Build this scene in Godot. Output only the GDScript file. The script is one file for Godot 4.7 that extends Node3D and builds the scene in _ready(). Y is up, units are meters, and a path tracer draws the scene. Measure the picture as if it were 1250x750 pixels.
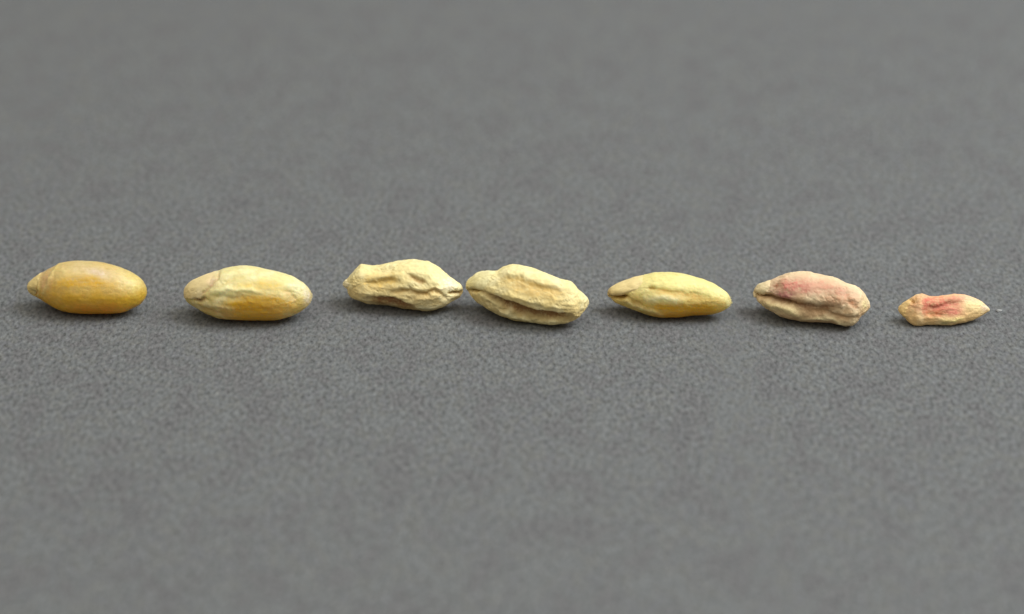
extends Node3D
# Seven wheat kernels, from plump to shrivelled, lying in a row on a grey matte tabletop. Real size, in metres.

const PX := 0.000045          # size of one step of the sketch grid (1250 x 750) in the plane of the row, metres
const DIST := 0.13            # lens to the row
const PITCH := 28.0           # how far the camera looks down, degrees

var cam_pos := Vector3.ZERO
var look := Vector3.ZERO      # view direction
var lens_up := Vector3.ZERO   # up in the picture
var made_so_far := 0
var rng := RandomNumberGenerator.new()


func _ready() -> void:
	rng.seed = 41
	var th := deg_to_rad(PITCH)
	look = Vector3(0, -sin(th), -cos(th))
	lens_up = Vector3(0, cos(th), -sin(th))
	cam_pos = -look * DIST + Vector3(0, 0.0012, 0)
	# ---- camera
	var cam := Camera3D.new()
	cam.name = "camera"
	add_child(cam)
	cam.position = cam_pos
	cam.rotation = Vector3(-th, 0, 0)
	var half := atan(375.0 * PX / DIST)
	var at := CameraAttributesPhysical.new()
	at.frustum_focal_length = 12.0 / tan(half)
	at.frustum_focus_distance = DIST + 0.0006
	at.frustum_near = 0.01
	at.frustum_far = 10.0
	at.exposure_aperture = at.frustum_focal_length / 3.0
	cam.attributes = at
	cam.fov = rad_to_deg(2.0 * half)
	cam.near = 0.01
	cam.far = 10.0
	# ---- surroundings: the even, dim light of a room
	var env := Environment.new()
	env.background_mode = Environment.BG_COLOR
	env.background_color = Color(0.67, 0.655, 0.61)
	env.background_energy_multiplier = 0.85
	env.tonemap_mode = Environment.TONE_MAPPER_LINEAR
	env.tonemap_exposure = 1.0
	env.sdfgi_enabled = true
	env.ssao_enabled = true
	env.ssil_enabled = true
	var we := WorldEnvironment.new()
	we.name = "surroundings"
	we.environment = env
	add_child(we)
	# ---- a broad ceiling panel, and a softer source to the right
	area_lamp("ceiling_panel", Vector2(1.1, 1.0), Vector3(0.05, 0.8, 0.12), 0.51, Color(1.0, 0.995, 0.985))
	area_lamp("side_panel", Vector2(0.2, 0.2), Vector3(0.25, 0.3, 0.0), 0.155, Color(0.94, 0.97, 1.0))
	# ---- the setting
	tabletop()
	# ---- the things
	kernels()
	crumbs()


func area_lamp(called: String, size: Vector2, from: Vector3, energy: float, tint: Color) -> void:
	var lamp := AreaLight3D.new()
	lamp.name = called
	lamp.area_size = size
	lamp.light_color = tint
	lamp.light_energy = energy
	lamp.shadow_enabled = true
	add_child(lamp)
	lamp.look_at_from_position(from, Vector3.ZERO, Vector3.FORWARD)


# ------------------------------------------------------------------ tabletop
func noise_texture(freq: float, octaves: int, seed_: int, side: int, ramp: Gradient, kind := FastNoiseLite.TYPE_SIMPLEX_SMOOTH) -> NoiseTexture2D:
	var n := FastNoiseLite.new()
	n.noise_type = kind
	n.frequency = freq
	n.seed = seed_
	n.fractal_type = FastNoiseLite.FRACTAL_FBM if octaves > 1 else FastNoiseLite.FRACTAL_NONE
	n.fractal_octaves = octaves
	n.fractal_gain = 0.6
	var t := NoiseTexture2D.new()
	t.width = side
	t.height = side
	t.seamless = true
	t.seamless_blend_skirt = 0.15
	t.noise = n
	t.color_ramp = ramp
	return t


func ramp(stops: Array) -> Gradient:
	var g := Gradient.new()
	var o := PackedFloat32Array()
	var c := PackedColorArray()
	for s in stops:
		o.append(s[0])
		c.append(s[1])
	g.offsets = o
	g.colors = c
	return g


func grey(v: float, tint := Vector3.ZERO) -> Color:
	return Color8(int(v + tint.x), int(v + tint.y), int(v + tint.z))


func tabletop() -> void:
	var m := StandardMaterial3D.new()
	m.resource_name = "grey matte board"
	var fine := ramp([[0.0, grey(52)], [0.3, grey(93)], [0.5, grey(105)], [0.7, grey(114)], [1.0, grey(148)]])
	m.albedo_texture = noise_texture(0.072, 5, 5, 2048, fine)
	m.albedo_color = Color8(255, 255, 255)
	m.uv1_triplanar = true
	m.uv1_world_triplanar = true
	m.uv1_scale = Vector3(1.0, 1.0, 0.55) / 0.044   # the grain runs away from the viewer
	m.uv1_offset = Vector3(0.31, 0.0, 0.17)
	m.uv2_triplanar = true
	m.uv2_world_triplanar = true
	m.uv2_scale = Vector3(1.0, 1.0, 0.6) / 0.071
	m.detail_enabled = true
	m.detail_uv_layer = BaseMaterial3D.DETAIL_UV_2
	m.detail_blend_mode = BaseMaterial3D.BLEND_MODE_MUL
	var mottled := ramp([[0.0, Color8(228, 230, 231)], [0.32, Color8(244, 241, 240)], [0.42, Color8(243, 246, 243)], [0.5, Color8(246, 246, 249)], [0.58, Color8(249, 248, 241)], [0.68, Color8(248, 251, 250)], [1.0, Color8(255, 255, 252)]])
	m.detail_albedo = noise_texture(0.025, 5, 23, 1024, mottled)
	m.heightmap_enabled = true
	m.heightmap_texture = noise_texture(0.11, 3, 77, 2048, ramp([[0.0, Color.BLACK], [1.0, Color.WHITE]]))
	m.heightmap_scale = 0.0035
	m.roughness = 0.85
	m.metallic_specular = 0.35
	var slab := BoxMesh.new()
	slab.size = Vector3(1.6, 0.03, 1.2)
	slab.material = m
	var o := MeshInstance3D.new()
	o.name = "tabletop"
	o.mesh = slab
	add_child(o)
	o.position = Vector3(0, -0.015, -0.1)
	o.set_meta("kind", "structure")
	o.set_meta("label", "grey matte tabletop with a fine mottled grain under the kernels")


# ------------------------------------------------------------------ kernels
class Stroke:
	var pts := PackedVector2Array()
	var wa := 3.0     # reach above the line
	var wb := 3.0     # reach below it
	var depth := 0.0  # outward, sketch steps
	var tint := Vector3.ZERO
	var share := 0.0
	var box := Rect2()
	var length := 0.0


func line(text: String) -> PackedVector2Array:
	var out := PackedVector2Array()
	for pair in text.split(" ", false):
		var xy := pair.split(",")
		out.append(Vector2(float(xy[0]), float(xy[1])))
	return out


func lin(r: int, g: int, b: int) -> Vector3:
	var c := Color8(r, g, b).srgb_to_linear()
	return Vector3(c.r, c.g, c.b)


func press(text: String, wa: float, wb: float, depth: float, tint := Vector3.ZERO, share := 0.0) -> Stroke:
	var s := Stroke.new()
	s.pts = line(text)
	if s.pts.size() == 1:
		s.pts.append(s.pts[0] + Vector2(0.5, 0))
	s.wa = wa
	s.wb = wb
	s.depth = depth
	s.tint = tint
	s.share = share
	s.box = Rect2(s.pts[0], Vector2.ZERO)
	for p in s.pts:
		s.box = s.box.expand(p)
	for i in s.pts.size() - 1:
		s.length += s.pts[i].distance_to(s.pts[i + 1])
	s.box = s.box.grow(2.6 * maxf(wa, wb))
	return s


func weight(s: Stroke, p: Vector2) -> float:   # how strongly a stroke acts at a point of the sketch
	var best := 1e9
	var side := 1.0
	var along := 0.0
	var run := 0.0
	for i in s.pts.size() - 1:
		var a := s.pts[i]
		var d := s.pts[i + 1] - a
		var l2 := maxf(d.length_squared(), 1e-6)
		var k := clampf((p - a).dot(d) / l2, 0.0, 1.0)
		var q := p - (a + d * k)
		var e := q.length_squared()
		var l := sqrt(l2)
		if e < best:
			best = e
			side = d.x * (p.y - a.y) - d.y * (p.x - a.x)
			along = run + k * l
		run += l
	var w := s.wb if side > 0.0 else s.wa
	var v := exp(-best / (w * w))
	if s.length > 8.0:   # strokes thin out towards their ends
		var rest := minf(along, s.length - along) / (0.22 * s.length)
		v *= 0.45 + 0.55 * smoothstep(0.0, 1.0, rest)
	return v


class Outline:   # smooth through points whose abscissa is already eased towards the tips
	var x := PackedFloat64Array()
	var y := PackedFloat64Array()
	var m := PackedFloat64Array()
	func prepare() -> void:
		var n := x.size()
		var d := PackedFloat64Array()
		for i in n - 1:
			d.append((y[i + 1] - y[i]) / maxf(x[i + 1] - x[i], 1e-6))
		m.resize(n)
		m[0] = d[0]
		m[n - 1] = d[n - 2]
		for i in range(1, n - 1):
			m[i] = 0.0 if d[i - 1] * d[i] <= 0.0 else 2.0 * d[i - 1] * d[i] / (d[i - 1] + d[i])
	func at(t: float) -> float:
		var i := 0
		while i < x.size() - 2 and t > x[i + 1]:
			i += 1
		var h := maxf(x[i + 1] - x[i], 1e-6)
		var k := clampf((t - x[i]) / h, 0.0, 1.0)
		var k2 := k * k
		var k3 := k2 * k
		return y[i] * (2 * k3 - 3 * k2 + 1) + h * m[i] * (k3 - 2 * k2 + k) + y[i + 1] * (3 * k2 - 2 * k3) + h * m[i + 1] * (k3 - k2)


class Kernel:
	var x0 := 0.0
	var x1 := 0.0
	var up := PackedFloat64Array()     # per ring: half height above and below the axis, depth, axis row
	var down := PackedFloat64Array()
	var deep := PackedFloat64Array()
	var mid := PackedFloat64Array()
	var axis := PackedVector3Array()   # axis in metres, in the thing's own space
	var scale := 0.0
	var strokes: Array[Stroke] = []
	var base := Vector3.ONE
	var crown := Vector3.ONE           # colour of the back of the grain
	var fleck := Vector3.ONE
	var fleck_share := 0.0
	var wrinkle := 0.0
	var grain := 0.25
	var seed_ := 0
	var place := Vector3.ZERO


const RINGS := 230
const SIDES := 170


func eased(t: float) -> float:
	return acos(clampf(1.0 - 2.0 * t, -1.0, 1.0)) / PI


func curve_of(pts: PackedVector2Array, x0: float, x1: float) -> Outline:
	var c := Outline.new()
	for p in pts:
		c.x.append(eased((p.x - x0) / (x1 - x0)))
		c.y.append(p.y)
	c.prepare()
	return c


func smoothed(a: PackedFloat64Array, reach: int) -> PackedFloat64Array:
	var out := PackedFloat64Array()
	var n := a.size()
	for i in n:
		var r := mini(reach, mini(i, n - 1 - i))
		var sum := 0.0
		for k in range(i - r, i + r + 1):
			sum += a[k]
		out.append(sum / (2 * r + 1))
	return out


func shape_kernel(upper: String, lower: String, fatness: float) -> Kernel:
	var k := Kernel.new()
	var u := line(upper)
	var l := line(lower)
	k.x0 = u[0].x
	k.x1 = u[u.size() - 1].x
	var cu := curve_of(u, k.x0, k.x1)
	var cl := curve_of(l, k.x0, k.x1)
	var top := PackedFloat64Array()
	var bottom := PackedFloat64Array()
	var centre := PackedFloat64Array()
	var half := PackedFloat64Array()
	for i in RINGS + 1:
		var s := float(i) / RINGS
		top.append(cu.at(s))
		bottom.append(cl.at(s))
		centre.append((top[i] + bottom[i]) / 2)
		half.append((bottom[i] - top[i]) / 2)
	var calm := smoothed(smoothed(centre, 22), 22)
	var round_ := smoothed(smoothed(half, 8), 8)
	for i in RINGS + 1:
		var s := float(i) / RINGS
		var b := smoothstep(0.02, 0.16, s) * smoothstep(0.02, 0.16, 1.0 - s)
		var m := lerpf(centre[i], calm[i], b)
		k.mid.append(m)
		k.up.append(maxf(m - top[i], 0.0))
		k.down.append(maxf(bottom[i] - m, 0.0))
		k.deep.append(maxf(round_[i], 0.0) * fatness)
	# where it lies: the ray through its middle meets the height of its axis
	var h := RINGS / 2
	var r_mid := half[h]
	var cx := (k.x0 + k.x1) / 2
	var scale := PX
	var p := Vector3.ZERO
	for pass_ in 4:
		var ray := look * DIST + Vector3.RIGHT * (cx - 625.0) * PX + lens_up * (375.0 - k.mid[h]) * PX
		var t := (r_mid * scale * 0.97 - cam_pos.y) / ray.y
		p = cam_pos + ray * t
		scale = PX * t
	k.scale = scale
	k.place = Vector3(p.x, 0, p.z)
	var th := deg_to_rad(PITCH)
	for i in RINGS + 1:
		var s := float(i) / RINGS
		var x := (k.x0 + (k.x1 - k.x0) * (1.0 - cos(PI * s)) / 2 - cx) * scale
		var y := (r_mid * 0.97 - 0.14 * (r_mid - half[i])) * scale
		var v := (k.mid[h] - k.mid[i]) * scale               # height in the picture against the middle
		var z := ((y - r_mid * 0.97 * scale) * cos(th) - v) / sin(th)
		k.axis.append(Vector3(x, y, z))
	return k


func ring_x(k: Kernel, s: float) -> float:
	return k.x0 + (k.x1 - k.x0) * (1.0 - cos(PI * s)) / 2


# the bare surface without strokes
func bare(k: Kernel, i: int, psi: float) -> Vector3:
	var sn := sin(psi)
	var cs := cos(psi)
	var v := k.up[i] * sn if sn > 0 else k.down[i] * sn
	return k.axis[i] + (lens_up * v - look * cs * k.deep[i]) * k.scale


func point_in_sketch(k: Kernel, i: int, psi: float) -> Vector2:
	var sn := sin(psi)
	return Vector2(ring_x(k, float(i) / RINGS), k.mid[i] - (k.up[i] * sn if sn > 0 else k.down[i] * sn))


# the modelled surface: positions and colours for a grid of rings x sides
func model(k: Kernel) -> Array:
	var wide := SIDES + 1
	var bare_p := PackedVector3Array()
	bare_p.resize((RINGS + 1) * wide)
	for i in RINGS + 1:
		for j in wide:
			bare_p[i * wide + j] = bare(k, i, TAU * j / SIDES)
	var nor := normals_of(bare_p, RINGS + 1, wide)
	var pos := PackedVector3Array()
	pos.resize(bare_p.size())
	var col := PackedColorArray()
	col.resize(bare_p.size())
	var wr := FastNoiseLite.new()
	wr.seed = k.seed_
	wr.frequency = 1.0
	wr.fractal_octaves = 3
	wr.fractal_type = FastNoiseLite.FRACTAL_RIDGED
	var gr := FastNoiseLite.new()
	gr.seed = k.seed_ + 9
	gr.frequency = 1.0
	gr.fractal_octaves = 4
	var mm := 1000.0
	for i in RINGS + 1:
		var s := float(i) / RINGS
		var tip := smoothstep(0.0, 0.12, s) * smoothstep(0.0, 0.12, 1.0 - s)
		for j in wide:
			var psi := TAU * j / SIDES
			var at := i * wide + j
			var p := bare_p[at]
			var q := point_in_sketch(k, i, psi)
			q += Vector2(gr.get_noise_3dv(p * mm * 1.1 + Vector3(7, 3, 1)) * 2.2, gr.get_noise_3dv(p * mm * 1.3 + Vector3(1, 9, 5)) * 2.4)
			var front := smoothstep(-0.35, 0.05, cos(psi))
			var q3 := p * mm
			var stretched := Vector3(q3.x * 0.28, q3.y * 0.95, q3.z * 0.95)
			var w := wr.get_noise_3dv(stretched + Vector3(gr.get_noise_3dv(q3 * 0.6), 0, 0) * 0.5)
			var g := gr.get_noise_3dv(q3 * 2.4)
			var g2 := gr.get_noise_3dv(q3 * 0.8 + Vector3(40, 0, 0))
			var d := k.wrinkle * (w - 0.2) * (0.25 + 0.75 * tip) * lerpf(1.6, 1.0, front) + k.grain * g
			var cn := gr.get_noise_3dv(Vector3(q3.x * 0.55, q3.y * 1.5, q3.z * 1.5) + Vector3(11, 0, 70))
			d -= 0.75 * k.wrinkle * maxf(0.0, 1.0 - absf(cn) / 0.05) * smoothstep(-0.2, 0.3, g2 + 0.15)
			var fib := gr.get_noise_3dv(Vector3(q3.x * 0.5, q3.y * 5.5, q3.z * 5.5) + Vector3(0, 60, 0))
			var g3 := gr.get_noise_3dv(q3 * 6.0 + Vector3(90, 0, 0))
			d += 0.22 * fib
			d += 0.6 * k.wrinkle * (wr.get_noise_3dv(Vector3(q3.x * 0.8, q3.y * 2.0, q3.z * 2.0) + Vector3(30, 0, 0)) - 0.2) * (0.3 + 0.7 * tip)
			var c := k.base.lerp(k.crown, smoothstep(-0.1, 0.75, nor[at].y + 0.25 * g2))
			c = c.lerp(k.fleck, k.fleck_share * smoothstep(-0.05, 0.45, g2 + 0.35 * g))
			if front > 0.0:
				for st in k.strokes:
					if st.box.has_point(q):
						var f := weight(st, q) * front
						d += st.depth * f
						if st.share > 0.0:
							c = c.lerp(st.tint, clampf(st.share * f * (1.0 + 0.5 * g + 0.7 * g3 + 0.6 * fib), 0.0, 1.0))
			c *= 1.0 + 0.14 * g + 0.06 * w + 0.1 * fib + 0.1 * g3
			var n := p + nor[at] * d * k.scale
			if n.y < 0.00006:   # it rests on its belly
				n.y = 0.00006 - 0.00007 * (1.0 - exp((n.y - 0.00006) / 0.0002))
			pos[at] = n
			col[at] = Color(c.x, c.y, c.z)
	return [pos, col]


func normals_of(p: PackedVector3Array, rows: int, wide: int) -> PackedVector3Array:
	var n := PackedVector3Array()
	n.resize(p.size())
	var lap := p[0].is_equal_approx(p[wide - 1]) and p[wide * (rows / 2)].is_equal_approx(p[wide * (rows / 2) + wide - 1])
	for i in rows:
		for j in wide:
			var a := i * wide
			var i0 := maxi(i - 1, 0) * wide
			var i1 := mini(i + 1, rows - 1) * wide
			var j0 := j - 1 if j > 0 else (wide - 2 if lap else 0)
			var j1 := j + 1 if j < wide - 1 else (1 if lap else wide - 1)
			var v := (p[a + j1] - p[a + j0]) * 1e5
			var u := (p[i1 + j] - p[i0 + j]) * 1e5
			var c := u.cross(v)
			n[a + j] = c.normalized() if c.length_squared() > 1e-9 else Vector3.ZERO
	for j in wide:   # the tips
		if n[j] == Vector3.ZERO:
			n[j] = Vector3.LEFT
		if n[(rows - 1) * wide + j] == Vector3.ZERO:
			n[(rows - 1) * wide + j] = Vector3.RIGHT
	return n


func grid_mesh(pos: PackedVector3Array, col: PackedColorArray, rows: int, wide: int, m: Material) -> ArrayMesh:
	var idx := PackedInt32Array()
	for i in rows - 1:
		for j in wide - 1:
			var a := i * wide + j
			idx.append_array([a, a + 1, a + wide, a + 1, a + wide + 1, a + wide])
	var arr := []
	arr.resize(Mesh.ARRAY_MAX)
	arr[Mesh.ARRAY_VERTEX] = pos
	arr[Mesh.ARRAY_NORMAL] = normals_of(pos, rows, wide)
	arr[Mesh.ARRAY_COLOR] = col
	arr[Mesh.ARRAY_INDEX] = idx
	var mesh := ArrayMesh.new()
	mesh.add_surface_from_arrays(Mesh.PRIMITIVE_TRIANGLES, arr)
	mesh.surface_set_material(0, m)
	return mesh


func part(called: String, mesh: Mesh, parent: Node3D) -> MeshInstance3D:
	var o := MeshInstance3D.new()
	o.name = called
	o.mesh = mesh
	parent.add_child(o, true)
	return o


var skin_height: NoiseTexture2D


func skin(rough: float, coat: float, glow := 0.0) -> StandardMaterial3D:
	if skin_height == null:
		skin_height = noise_texture(0.06, 4, 301, 512, ramp([[0.0, Color.BLACK], [1.0, Color.WHITE]]))
	var m := StandardMaterial3D.new()
	m.resource_name = "bran"
	m.vertex_color_use_as_albedo = true
	m.roughness = rough
	m.metallic_specular = 0.5
	m.uv1_triplanar = true
	m.uv1_scale = Vector3(500, 900, 900)
	m.heightmap_enabled = true
	m.heightmap_texture = skin_height
	m.heightmap_scale = 0.0022
	if glow > 0.0:
		m.subsurf_scatter_enabled = true
		m.subsurf_scatter_strength = glow
	if coat > 0.0:
		m.clearcoat_enabled = true
		m.clearcoat = coat
		m.clearcoat_roughness = 0.35
	return m


# the germ: a shield over one end whose rim runs at rim(sin psi), standing a little proud of the bran
func germ_mesh(k: Kernel, grid: Array, rim: PackedVector2Array, proud: float, tint: Vector3, share: float, m: Material, bulge := 0.0) -> ArrayMesh:
	var wide := SIDES + 1
	var rows := 44
	var pos_in: PackedVector3Array = grid[0]
	var col_in: PackedColorArray = grid[1]
	var nor := normals_of(pos_in, RINGS + 1, wide)
	var pos := PackedVector3Array()
	var col := PackedColorArray()
	for r in rows:
		var f := float(r) / (rows - 1)
		for j in wide:
			var psi := TAU * j / SIDES
			var sn := sin(psi)
			var xe := rim[0].y
			for n in rim.size() - 1:
				if sn >= rim[n].x:
					xe = lerpf(rim[n].y, rim[n + 1].y, smoothstep(rim[n].x, rim[n + 1].x, sn))
			xe += 0.7 * sin(psi * 7.0 + k.seed_) + 0.5 * sin(psi * 13.0)
			var se := eased(clampf((xe - k.x0) / (k.x1 - k.x0), 0.0002, 1.0))
			var s := se * f * RINGS
			var i := clampi(int(s), 0, RINGS - 1)
			var q := s - i
			var a := i * wide + j
			var p := pos_in[a].lerp(pos_in[a + wide], q)
			var n := nor[a].lerp(nor[a + wide], q).normalized()
			var lift := proud * (1.0 - smoothstep(0.8, 0.99, f)) + bulge * sin(PI * f) - 1.6 * smoothstep(0.93, 1.0, f)
			p += n * lift * k.scale
			p.y = maxf(p.y, 0.00001)
			pos.append(p)
			var c := col_in[a].lerp(col_in[a + wide], q)
			col.append(c.lerp(Color(tint.x, tint.y, tint.z), share))
	return grid_mesh(pos, col, rows, wide, m)


# the brush: short hairs on the blunt end
func brush_mesh(k: Kernel, grid: Array, from_x: float, count: int, length: float, tint: Vector3, m: Material) -> ArrayMesh:
	var st := SurfaceTool.new()
	st.begin(Mesh.PRIMITIVE_TRIANGLES)
	var wide := SIDES + 1
	var pos: PackedVector3Array = grid[0]
	var nor := normals_of(pos, RINGS + 1, wide)
	var s0 := eased((from_x - k.x0) / (k.x1 - k.x0))
	for h in count:
		var i := clampi(int(lerpf(s0, 1.0, rng.randf()) * RINGS), 0, RINGS)
		var j := rng.randi_range(0, SIDES - 1)
		var p := pos[i * wide + j]
		var n := (nor[i * wide + j] + Vector3(0.9, 0, 0) + Vector3(rng.randf_range(-0.4, 0.4), rng.randf_range(-0.4, 0.4), rng.randf_range(-0.4, 0.4))).normalized()
		var l := length * rng.randf_range(0.5, 1.0) * k.scale
		var b := n.cross(Vector3(0.3, 1, 0.2)).normalized() * 0.000011
		var c := n.cross(b).normalized() * 0.000011
		var tip := p + n * l + Vector3(0, -0.15 * l, 0)
		if tip.y < 0.00001:
			continue
		var foot := [p - n * 0.00002 + b, p - n * 0.00002 - b * 0.5 + c * 0.87, p - n * 0.00002 - b * 0.5 - c * 0.87]
		var shade := rng.randf_range(0.8, 1.15)
		for e in 3:
			for v in [foot[e], tip, foot[(e + 1) % 3]]:
				st.set_color(Color(tint.x * shade, tint.y * shade, tint.z * shade))
				st.add_vertex(v)
	st.generate_normals()
	st.set_material(m)
	return st.commit()


func kernel_thing(k: Kernel, label: String, m: Material) -> Array:
	var o := Node3D.new()
	o.name = "wheat_kernel"
	if made_so_far:
		o.name = "wheat_kernel_%03d" % made_so_far
	made_so_far += 1
	add_child(o, true)
	o.position = k.place
	o.set_meta("label", label)
	o.set_meta("category", "wheat kernel")
	o.set_meta("group", "wheat kernels lying in a row")
	var grid := model(k)
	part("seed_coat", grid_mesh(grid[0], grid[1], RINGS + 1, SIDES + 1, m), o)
	return [o, grid]


func rim(text: String) -> PackedVector2Array:
	return line(text)


func kernels() -> void:
	var k: Kernel
	var made: Array
	var m: StandardMaterial3D
	# 1: plump, amber, sound
	k = shape_kernel(
		"32,352 33,347 36,343.3 40,340 46,335.5 52,332 58,328.5 68,324 72,321.8 80,319.8 95,318.5 115,319.3 138,323.5 152,328.5 165,335 174,342.5 177.6,349 179,357",
		"32,352 33,356 36,359 42,362.5 47,365 53,369 64,375 76,380 92,382.6 110,383.4 130,383.2 148,382 160,377.5 171,371.5 176.6,365 179,357", 0.98)
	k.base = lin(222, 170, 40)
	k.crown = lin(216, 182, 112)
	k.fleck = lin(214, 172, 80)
	k.fleck_share = 0.4
	k.wrinkle = 0.25
	k.grain = 0.22
	k.seed_ = 11
	k.strokes = [
		press("57,333 61,345 56,355", 9, 9, 0, lin(214, 164, 112), 0.7),
		press("72,322 66,334 62,348 52,362", 2.5, 2.5, 1.0, lin(226, 196, 122), 0.55),
		press("36,355 44,356.5", 3.5, 4.5, -2.6, lin(96, 62, 24), 1.0),
		press("50,331 48,342 49,354 45,362", 2.2, 2.2, 0.8, lin(240, 212, 138), 0.5),
		press("152,334 166,345 170,356", 9, 9, 0, lin(224, 196, 112), 0.6),
		press("90,377 120,378 150,375", 6, 9, 0, lin(232, 158, 34), 0.85),
		press("72,350 110,343 140,348", 8, 7, 0, lin(214, 160, 28), 0.8),
		press("84,328 110,329 150,338", 9, 6, 0, lin(212, 182, 130), 0.75),
		press("112,331 135,336", 5, 4, 0, lin(214, 184, 158), 0.5),
		press("75,362 100,366 130,364", 7, 7, 0.5),
	]
	m = skin(0.4, 0.25, 0.15)
	made = kernel_thing(k, "plump glossy amber wheat kernel, smooth and sound, at the left end of the row", m)
	part("germ", germ_mesh(k, made[1], rim("-1,43 -0.3,46 0.3,49 1,52"), 0.8, lin(240, 218, 150), 0.55, skin(0.55, 0.0), 0.0), made[0])
	# 2: half bleached, amber belly
	k = shape_kernel(
		"223.5,357 227,349.5 233,344 243,339 255,334.5 266,330.5 274,327.5 282,325.8 298,324.3 312,326 325,328.8 349,334.5 365,342 376,351.5 380,362",
		"223.5,357 226,367 237,375.5 253,384 269,389.5 293,391 315,391.3 333,391 354,386.6 370,378.5 378,370 380,362", 0.98)
	k.base = lin(214, 184, 104)
	k.crown = lin(234, 212, 146)
	k.fleck = lin(240, 226, 176)
	k.fleck_share = 0.45
	k.wrinkle = 0.5
	k.grain = 0.25
	k.seed_ = 22
	k.strokes = [
		press("282,374 310,375 340,375", 9, 14, 0, lin(222, 164, 24), 1.0),
		press("290,386 315,387 345,384", 6, 8, 0, lin(222, 168, 40), 0.9),
		press("335,374 355,372 366,372", 8, 9, 0, lin(214, 164, 70), 0.8),
		press("296,366 330,365 352,367", 6, 8, 0, lin(216, 164, 44), 0.8),
		press("290,353 325,348 352,352", 6, 7, 0, lin(226, 188, 96), 0.8),
		press("258,340 264,346", 7, 7, 0, lin(236, 196, 160), 0.6),
		press("262,356 280,354 300,354 320,357", 3.5, 3.5, 2.2, lin(240, 222, 158), 0.6),
		press("264,362 282,363 300,364", 2.5, 4, -1.6),
		press("272,345 286,342 303,337", 3.5, 3, -2.0, lin(212, 184, 116), 0.4),
		press("270,331 268,341 256,352 246,362", 1.8, 2.0, -1.4, lin(206, 160, 118), 0.5),
		press("238,365 246,366.5 253,365", 1.8, 2.6, -3.6, lin(120, 88, 48), 0.7),
		press("240,374 262,380 284,385", 3, 3, -1.1, lin(196, 158, 100), 0.5),
		press("246,369 268,374 288,378", 2.5, 2.5, 1.0, lin(222, 196, 140), 0.5),
		press("350,356 358,360 362,368", 4, 5, -1.8, lin(206, 164, 96), 0.5),
		press("352,348 366,352", 4, 4, 1.4, lin(242, 230, 176), 0.6),
		press("372,352 377,362 374,371", 4, 4, 0.0, lin(232, 206, 178), 0.6),
	]
	m = skin(0.55, 0.1, 0.15)
	made = kernel_thing(k, "large cream wheat kernel with an amber patch on its lower front, second from the left", m)
	part("germ", germ_mesh(k, made[1], rim("-1,224.5 -0.55,226 -0.25,246 0.1,252 0.6,262 1,270"), 0.9, lin(238, 212, 158), 0.5, skin(0.6, 0.0), 0.1), made[0])
	part("brush", brush_mesh(k, made[1], 377, 50, 2.4, lin(226, 206, 150), skin(0.7, 0.0)), made[0]).set_meta("kind", "stuff")
	# 3: bleached and puckered, humped
	k = shape_kernel(
		"418.7,346.5 423,342 429,334 436,327 441,323.4 446,323.6 457,324.6 472,321.6 486,318.7 503,317.3 522,319.4 531,323.8 544,334 555,342.5 562,348 565,355",
		"418.7,346.5 422,351.5 427,361.5 437,367 450,371 472,373.4 486,376.3 501,378.8 522,379 538,375.6 551,369 560,363 565,355", 0.95)
	k.base = lin(236, 208, 142)
	k.crown = lin(240, 222, 158)
	k.fleck = lin(244, 232, 182)
	k.fleck_share = 0.5
	k.wrinkle = 1.1
	k.grain = 0.3
	k.seed_ = 33
	k.strokes = [
		press("440,345 465,344 490,342", 12, 10, 0.00, lin(220, 186, 108), 0.75),
		press("447,333 466,332 486,330", 5, 5, -2.18),
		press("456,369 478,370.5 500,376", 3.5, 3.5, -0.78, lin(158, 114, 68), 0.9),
		press("540,345 556,352", 9, 5, 0.00, lin(248, 236, 200), 0.7),
		press("508,376 530,374.5 548,370", 2.5, 2.5, 1.09, lin(240, 226, 176), 0.6),
		press("441,347 460,345 486,342", 3.5, 4.5, -3.12, lin(206, 172, 92), 0.7),
		press("452,339 472,338 490,335", 3, 3, 1.25),
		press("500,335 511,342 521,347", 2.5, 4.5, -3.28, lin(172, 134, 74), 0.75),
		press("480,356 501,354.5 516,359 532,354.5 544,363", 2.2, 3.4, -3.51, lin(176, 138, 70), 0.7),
		press("437,357.5 457,359.5 480,361.5 503,370 516,371", 3.4, 1.8, 1.87, lin(240, 220, 156), 0.5),
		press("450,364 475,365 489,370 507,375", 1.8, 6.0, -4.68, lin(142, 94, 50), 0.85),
		press("509,365 530,363 540,362", 3.4, 3.4, 1.87),
		press("526,332 532,344 536,350", 4, 4, 1.40),
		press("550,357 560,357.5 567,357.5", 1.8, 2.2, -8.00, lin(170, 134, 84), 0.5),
		press("532,354 546,352 556,350", 2.5, 2.5, 1.17, lin(240, 224, 190), 0.4),
		press("430,350 433,340 440,332", 3, 3, 1.17),
	]
	m = skin(0.58, 0.0)
	made = kernel_thing(k, "bleached cream wheat kernel with a humped back and deep puckers, third from the left", m)
	part("germ", germ_mesh(k, made[1], rim("-1,421.5 0,427 1,424"), 1.3, lin(246, 234, 196), 0.6, skin(0.7, 0.0), 0.3), made[0])
	# 4: bleached, with the long open crease to the front
	k = shape_kernel(
		"569.5,351 571,344.5 575,340.5 585,334 598,331.2 607,330 612,327.5 616,325.4 627,323.2 640,324.4 654,329 670,335.3 686,341.6 696,344.2 705,353 715,362 718.5,369",
		"569.5,351 571,355 575,362 585,371 598,379 614,386.6 627,390 649,392 675,395 688,394.6 697,393 705,388 713,379 718.5,369", 0.95)
	k.base = lin(236, 208, 138)
	k.crown = lin(240, 222, 158)
	k.fleck = lin(242, 230, 182)
	k.fleck_share = 0.45
	k.wrinkle = 1.0
	k.grain = 0.3
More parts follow.
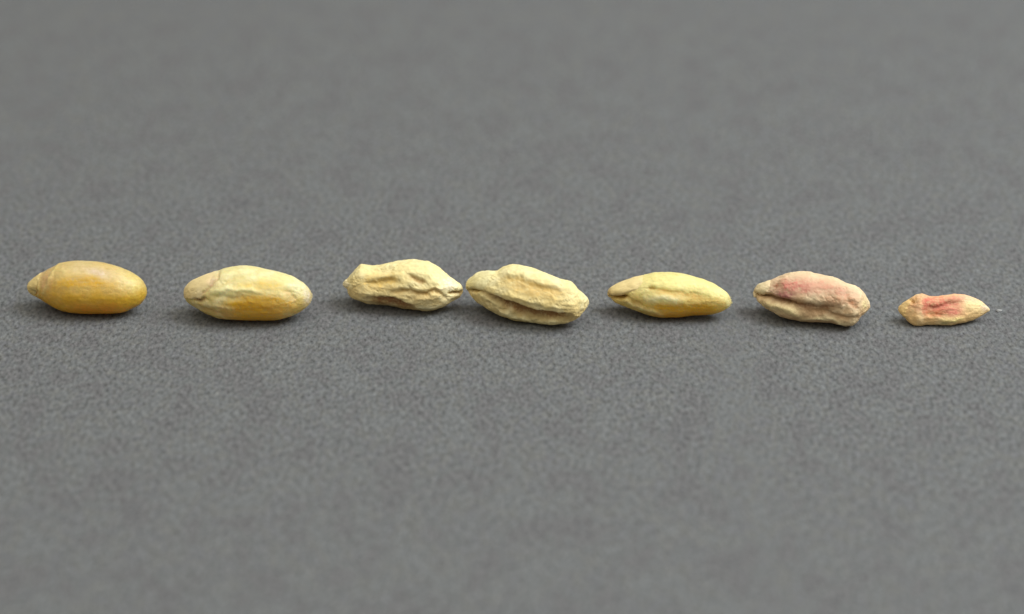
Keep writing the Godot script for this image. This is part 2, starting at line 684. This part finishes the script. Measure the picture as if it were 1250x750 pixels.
	k.seed_ = 44
	k.strokes = [
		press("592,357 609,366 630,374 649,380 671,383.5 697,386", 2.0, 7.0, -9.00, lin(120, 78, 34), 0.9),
		press("598,355 622,361.5 646,369.5 671,375.5 691,377.5", 4.0, 2.0, 1.72, lin(236, 214, 140), 0.4),
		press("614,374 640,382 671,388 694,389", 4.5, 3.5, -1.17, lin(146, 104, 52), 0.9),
		press("600,373 622,385 646,391 672,394 692,393.5", 1.6, 2.4, 2.50, lin(242, 226, 168), 0.9),
		press("620,347 650,356 685,363", 10, 9, 0.00, lin(216, 182, 106), 0.8),
		press("617,343 640,350 662,355 691,359", 6, 6, -2.50, lin(212, 178, 108), 0.7),
		press("611,341 633,339 655,348.5 681,355", 2.5, 4.0, -2.03, lin(200, 164, 88), 0.7),
		press("612,331 636,331 660,340 690,350", 5, 4, 0.62),
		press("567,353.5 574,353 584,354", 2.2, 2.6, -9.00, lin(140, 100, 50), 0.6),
		press("583,358 596,368 612,378", 3.0, 3.0, 1.72, lin(232, 220, 160), 0.5),
		press("590,366 606,376 620,381", 1.8, 2.2, -2.03, lin(188, 158, 104), 0.4),
		press("697,352 706,362 708,374", 4, 4, 0.94),
	]
	m = skin(0.58, 0.0)
	made = kernel_thing(k, "bleached wheat kernel with a long dark open crease along its lower front, in the middle", m)
	part("germ", germ_mesh(k, made[1], rim("-1,570.5 -0.2,574 0.0,592 0.5,601 1,608"), 1.2, lin(238, 228, 172), 0.5, skin(0.68, 0.0), 0.4), made[0])
	# 5: slender, pale back and amber belly, with a split beak
	k = shape_kernel(
		"743.5,358 744.5,354.4 752,349 764,344 777,339 790,335 801,332.6 816,332.4 831,334 851,339 869,345.6 880,352 887,358 891,365 892,369",
		"743.5,358 745.5,363.5 750,368.3 761.5,373.5 777,379.6 793,385 810,388 828,387.6 843,385.6 869,384 879,381.5 886,377.5 890.5,373 892,369", 0.98)
	k.base = lin(226, 190, 104)
	k.crown = lin(240, 218, 138)
	k.fleck = lin(240, 220, 150)
	k.fleck_share = 0.35
	k.wrinkle = 0.45
	k.grain = 0.25
	k.seed_ = 55
	k.strokes = [
		press("790,375.5 819,377 880,376", 5.0, 8.0, -0.8, lin(222, 166, 24), 1.0),
		press("800,385 830,386 872,382", 4, 6, 0, lin(216, 160, 36), 0.9),
		press("787,365 810,364 830,367", 4, 4, 1.3, lin(228, 214, 160), 0.75),
		press("792,353 807,355 825,357.5 862,364", 3.4, 6.0, -1.8, lin(214, 168, 84), 0.75),
		press("789,353 797,352", 1.8, 2.2, -2.2, lin(186, 150, 82), 0.6),
		press("740,361 750,361.5 764,363", 2.4, 2.8, -11.0, lin(140, 100, 50), 0.8),
		press("762,367 786,377 808,385", 2.4, 2.4, 1.6, lin(232, 212, 150), 0.6),
		press("768,366 784,372", 2, 2.5, -1.6, lin(190, 150, 72), 0.5),
		press("868,366 880,368 884,374", 4, 5, 0.0, lin(210, 164, 92), 0.45),
		press("886,362 889,368 886,376", 4, 4, 0.0, lin(228, 210, 146), 0.6),
		press("800,340 830,341 865,352", 5, 5, 0.8),
		press("830,366 858,369 882,370", 5, 5, 0, lin(218, 178, 92), 0.6),
	]
	m = skin(0.52, 0.12, 0.15)
	made = kernel_thing(k, "slender wheat kernel, pale yellow back over an amber belly, split pointed tip", m)
	part("germ", germ_mesh(k, made[1], rim("-1,744.5 -0.15,748 0.0,765 0.35,782 0.75,789 1,789"), 1.4, lin(234, 206, 156), 0.5, skin(0.6, 0.0), 0.5), made[0])
	part("brush", brush_mesh(k, made[1], 888, 80, 2.6, lin(222, 208, 140), skin(0.7, 0.0)), made[0]).set_meta("kind", "stuff")
	# 6: pinkish, creased
	k = shape_kernel(
		"923,357 925,351.5 928,348.6 938,344.5 949.5,339 962,333.4 977,331.4 988,332.2 1003,336 1017,338.8 1031,345 1046,351 1053,358 1059,368 1060.5,374",
		"923,357 924.5,363.5 932,370.4 944,380 958,387.8 974,391 991,393 1014,394 1024.5,396.4 1037.5,397 1043,394 1049,387 1057.6,379 1060.5,374", 0.93)
	k.base = lin(222, 184, 136)
	k.crown = lin(230, 202, 160)
	k.fleck = lin(240, 222, 178)
	k.fleck_share = 0.45
	k.wrinkle = 0.85
	k.grain = 0.3
	k.seed_ = 66
	k.strokes = [
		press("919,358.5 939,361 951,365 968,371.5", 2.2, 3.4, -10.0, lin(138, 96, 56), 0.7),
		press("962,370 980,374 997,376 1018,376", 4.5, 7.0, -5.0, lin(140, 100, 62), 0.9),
		press("930,367 948,373.5 967,379.5 977,385", 4.2, 5.2, 3.4, lin(242, 220, 162), 0.85),
		press("977,389 997,387.5 1014,389 1027,393.5 1040,395", 2.2, 2.4, 2.2, lin(242, 224, 172), 0.7),
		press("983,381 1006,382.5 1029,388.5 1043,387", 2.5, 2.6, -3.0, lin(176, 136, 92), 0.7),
		press("950,351 970,350 992,353", 10, 9, 0.6, lin(202, 126, 106), 0.95),
		press("944,358 966,363", 6, 5, 0.0, lin(172, 108, 100), 0.9),
		press("985,346 1015,354 1036,362", 9, 9, 0.0, lin(206, 150, 120), 0.9),
		press("1000,364 1022,368 1040,366", 7, 6, 0.0, lin(200, 150, 112), 0.7),
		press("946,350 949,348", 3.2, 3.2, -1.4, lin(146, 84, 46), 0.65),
		press("1036,370 1040,374", 4.2, 4.2, -2.2, lin(186, 126, 84), 0.6),
		press("1053,366 1053,376", 5, 5, 0.6, lin(240, 226, 160), 0.5),
		press("1028,352 1030,366 1026,384", 3.5, 3.5, -1.6),
		press("1018,362 1023,374", 4, 4, 0.8),
	]
	m = skin(0.58, 0.0)
	made = kernel_thing(k, "creased wheat kernel with a pink flush on its upper front and a yellowish blunt tip", m)
	part("germ", germ_mesh(k, made[1], rim("-1,924 -0.2,926 0.0,934 0.5,940 1,944"), 1.1, lin(240, 222, 172), 0.5, skin(0.66, 0.0), 0.3), made[0])
	# 7: small, shrivelled, reddish
	k = shape_kernel(
		"1098.5,378 1101,373 1105.5,369 1114,362.6 1121,359.5 1128,359.5 1135,361.2 1145,361.8 1157,360.4 1167,359 1177,360 1191,364 1201.5,370 1207,375.5 1209.5,379",
		"1098.5,378 1101,382.5 1105.5,388 1112,394.8 1118,397.8 1124,397.4 1131,396.3 1144,396.8 1159,397 1172,395 1189,391 1199,386 1206,382 1209.5,379", 0.62)
	k.base = lin(238, 198, 134)
	k.crown = lin(240, 206, 150)
	k.fleck = lin(242, 222, 172)
	k.fleck_share = 0.4
	k.wrinkle = 0.65
	k.grain = 0.28
	k.seed_ = 77
	k.strokes = [
		press("1120,371 1140,371 1162,372", 12, 13, 0, lin(212, 116, 88), 1.0),
		press("1160,364 1180,366", 6, 7, 0, lin(224, 148, 116), 0.9),
		press("1178,364 1194,369", 5, 5, 0, lin(238, 190, 158), 0.6),
		press("1127,375.5 1140,375 1157,370.7 1171,369.4", 3.6, 4.6, -2.8, lin(170, 86, 64), 0.85),
		press("1128,382 1138,384 1150,383", 5, 4.5, -1.6, lin(196, 108, 62), 0.8),
		press("1150,378 1166,379 1170,384", 7, 7, 0.0, lin(216, 130, 104), 0.85),
		press("1109,365 1116,370", 1.8, 2.2, -1.6, lin(214, 150, 96), 0.6),
		press("1125,359 1123,366 1120,374", 2.2, 2.2, 1.2, lin(238, 184, 128), 0.5),
		press("1118,384 1122,394", 3, 3, 1.0, lin(240, 200, 140), 0.4),
		press("1108,372 1116,378 1112,388", 2, 3, -1.0),
		press("1146,390 1160,390 1175,389", 3, 3, 2.0, lin(246, 224, 146), 0.7),
		press("1176,372 1190,372 1200,376", 6, 6, 0.0, lin(236, 216, 152), 0.7),
		press("1148,394.5 1156,395.5", 2, 2, 0.0, lin(176, 178, 120), 0.6),
		press("1112,368 1116,366", 3, 3, -1.2, lin(216, 160, 84), 0.6),
		press("1198,373 1206,378", 3, 3, 0.0, lin(240, 208, 184), 0.6),
	]
	m = skin(0.58, 0.0)
	made = kernel_thing(k, "smallest wheat kernel, thin, shrivelled and reddish, at the right end of the row", m)
	part("germ", germ_mesh(k, made[1], rim("-1,1106 0,1107 0.6,1110 1,1114"), 0.7, lin(244, 210, 134), 0.5, skin(0.66, 0.0), 0.3), made[0])


# ------------------------------------------------------------------ crumbs
func on_table(px: float, py: float) -> Vector3:
	var ray := look * DIST + Vector3.RIGHT * (px - 625.0) * PX + lens_up * (375.0 - py) * PX
	return cam_pos + ray * (-cam_pos.y / ray.y)


func crumbs() -> void:
	var m := StandardMaterial3D.new()
	m.resource_name = "chaff"
	m.albedo_color = Color8(150, 150, 147)
	m.roughness = 0.8
	var spots := [[1220.0, 380.0, 0.00013, "tiny pale crumb beside the pointed right tip of the smallest kernel"]]
	var n := 0
	for s in spots:
		var sphere := SphereMesh.new()
		sphere.radius = 1.0
		sphere.height = 2.0
		sphere.radial_segments = 14
		sphere.rings = 8
		var arr := sphere.get_mesh_arrays()
		var v: PackedVector3Array = arr[Mesh.ARRAY_VERTEX]
		var f := FastNoiseLite.new()
		f.seed = 5 + n
		f.frequency = 0.9
		for i in v.size():
			var q := v[i] * (1.0 + 0.5 * f.get_noise_3dv(v[i]))
			v[i] = Vector3(q.x * 1.3, maxf(q.y * 0.45, -0.3) + 0.28, q.z) * float(s[2])
		arr[Mesh.ARRAY_VERTEX] = v
		arr[Mesh.ARRAY_NORMAL] = null
		var mesh := ArrayMesh.new()
		mesh.add_surface_from_arrays(Mesh.PRIMITIVE_TRIANGLES, arr)
		var st := SurfaceTool.new()
		st.create_from(mesh, 0)
		st.generate_normals()
		st.set_material(m)
		var o := MeshInstance3D.new()
		o.name = "crumb" if n == 0 else "crumb_%03d" % n
		o.mesh = st.commit()
		add_child(o, true)
		o.position = on_table(s[0], s[1])
		o.set_meta("label", s[3])
		o.set_meta("category", "crumb")
		o.set_meta("group", "crumbs on the tabletop")
		n += 1
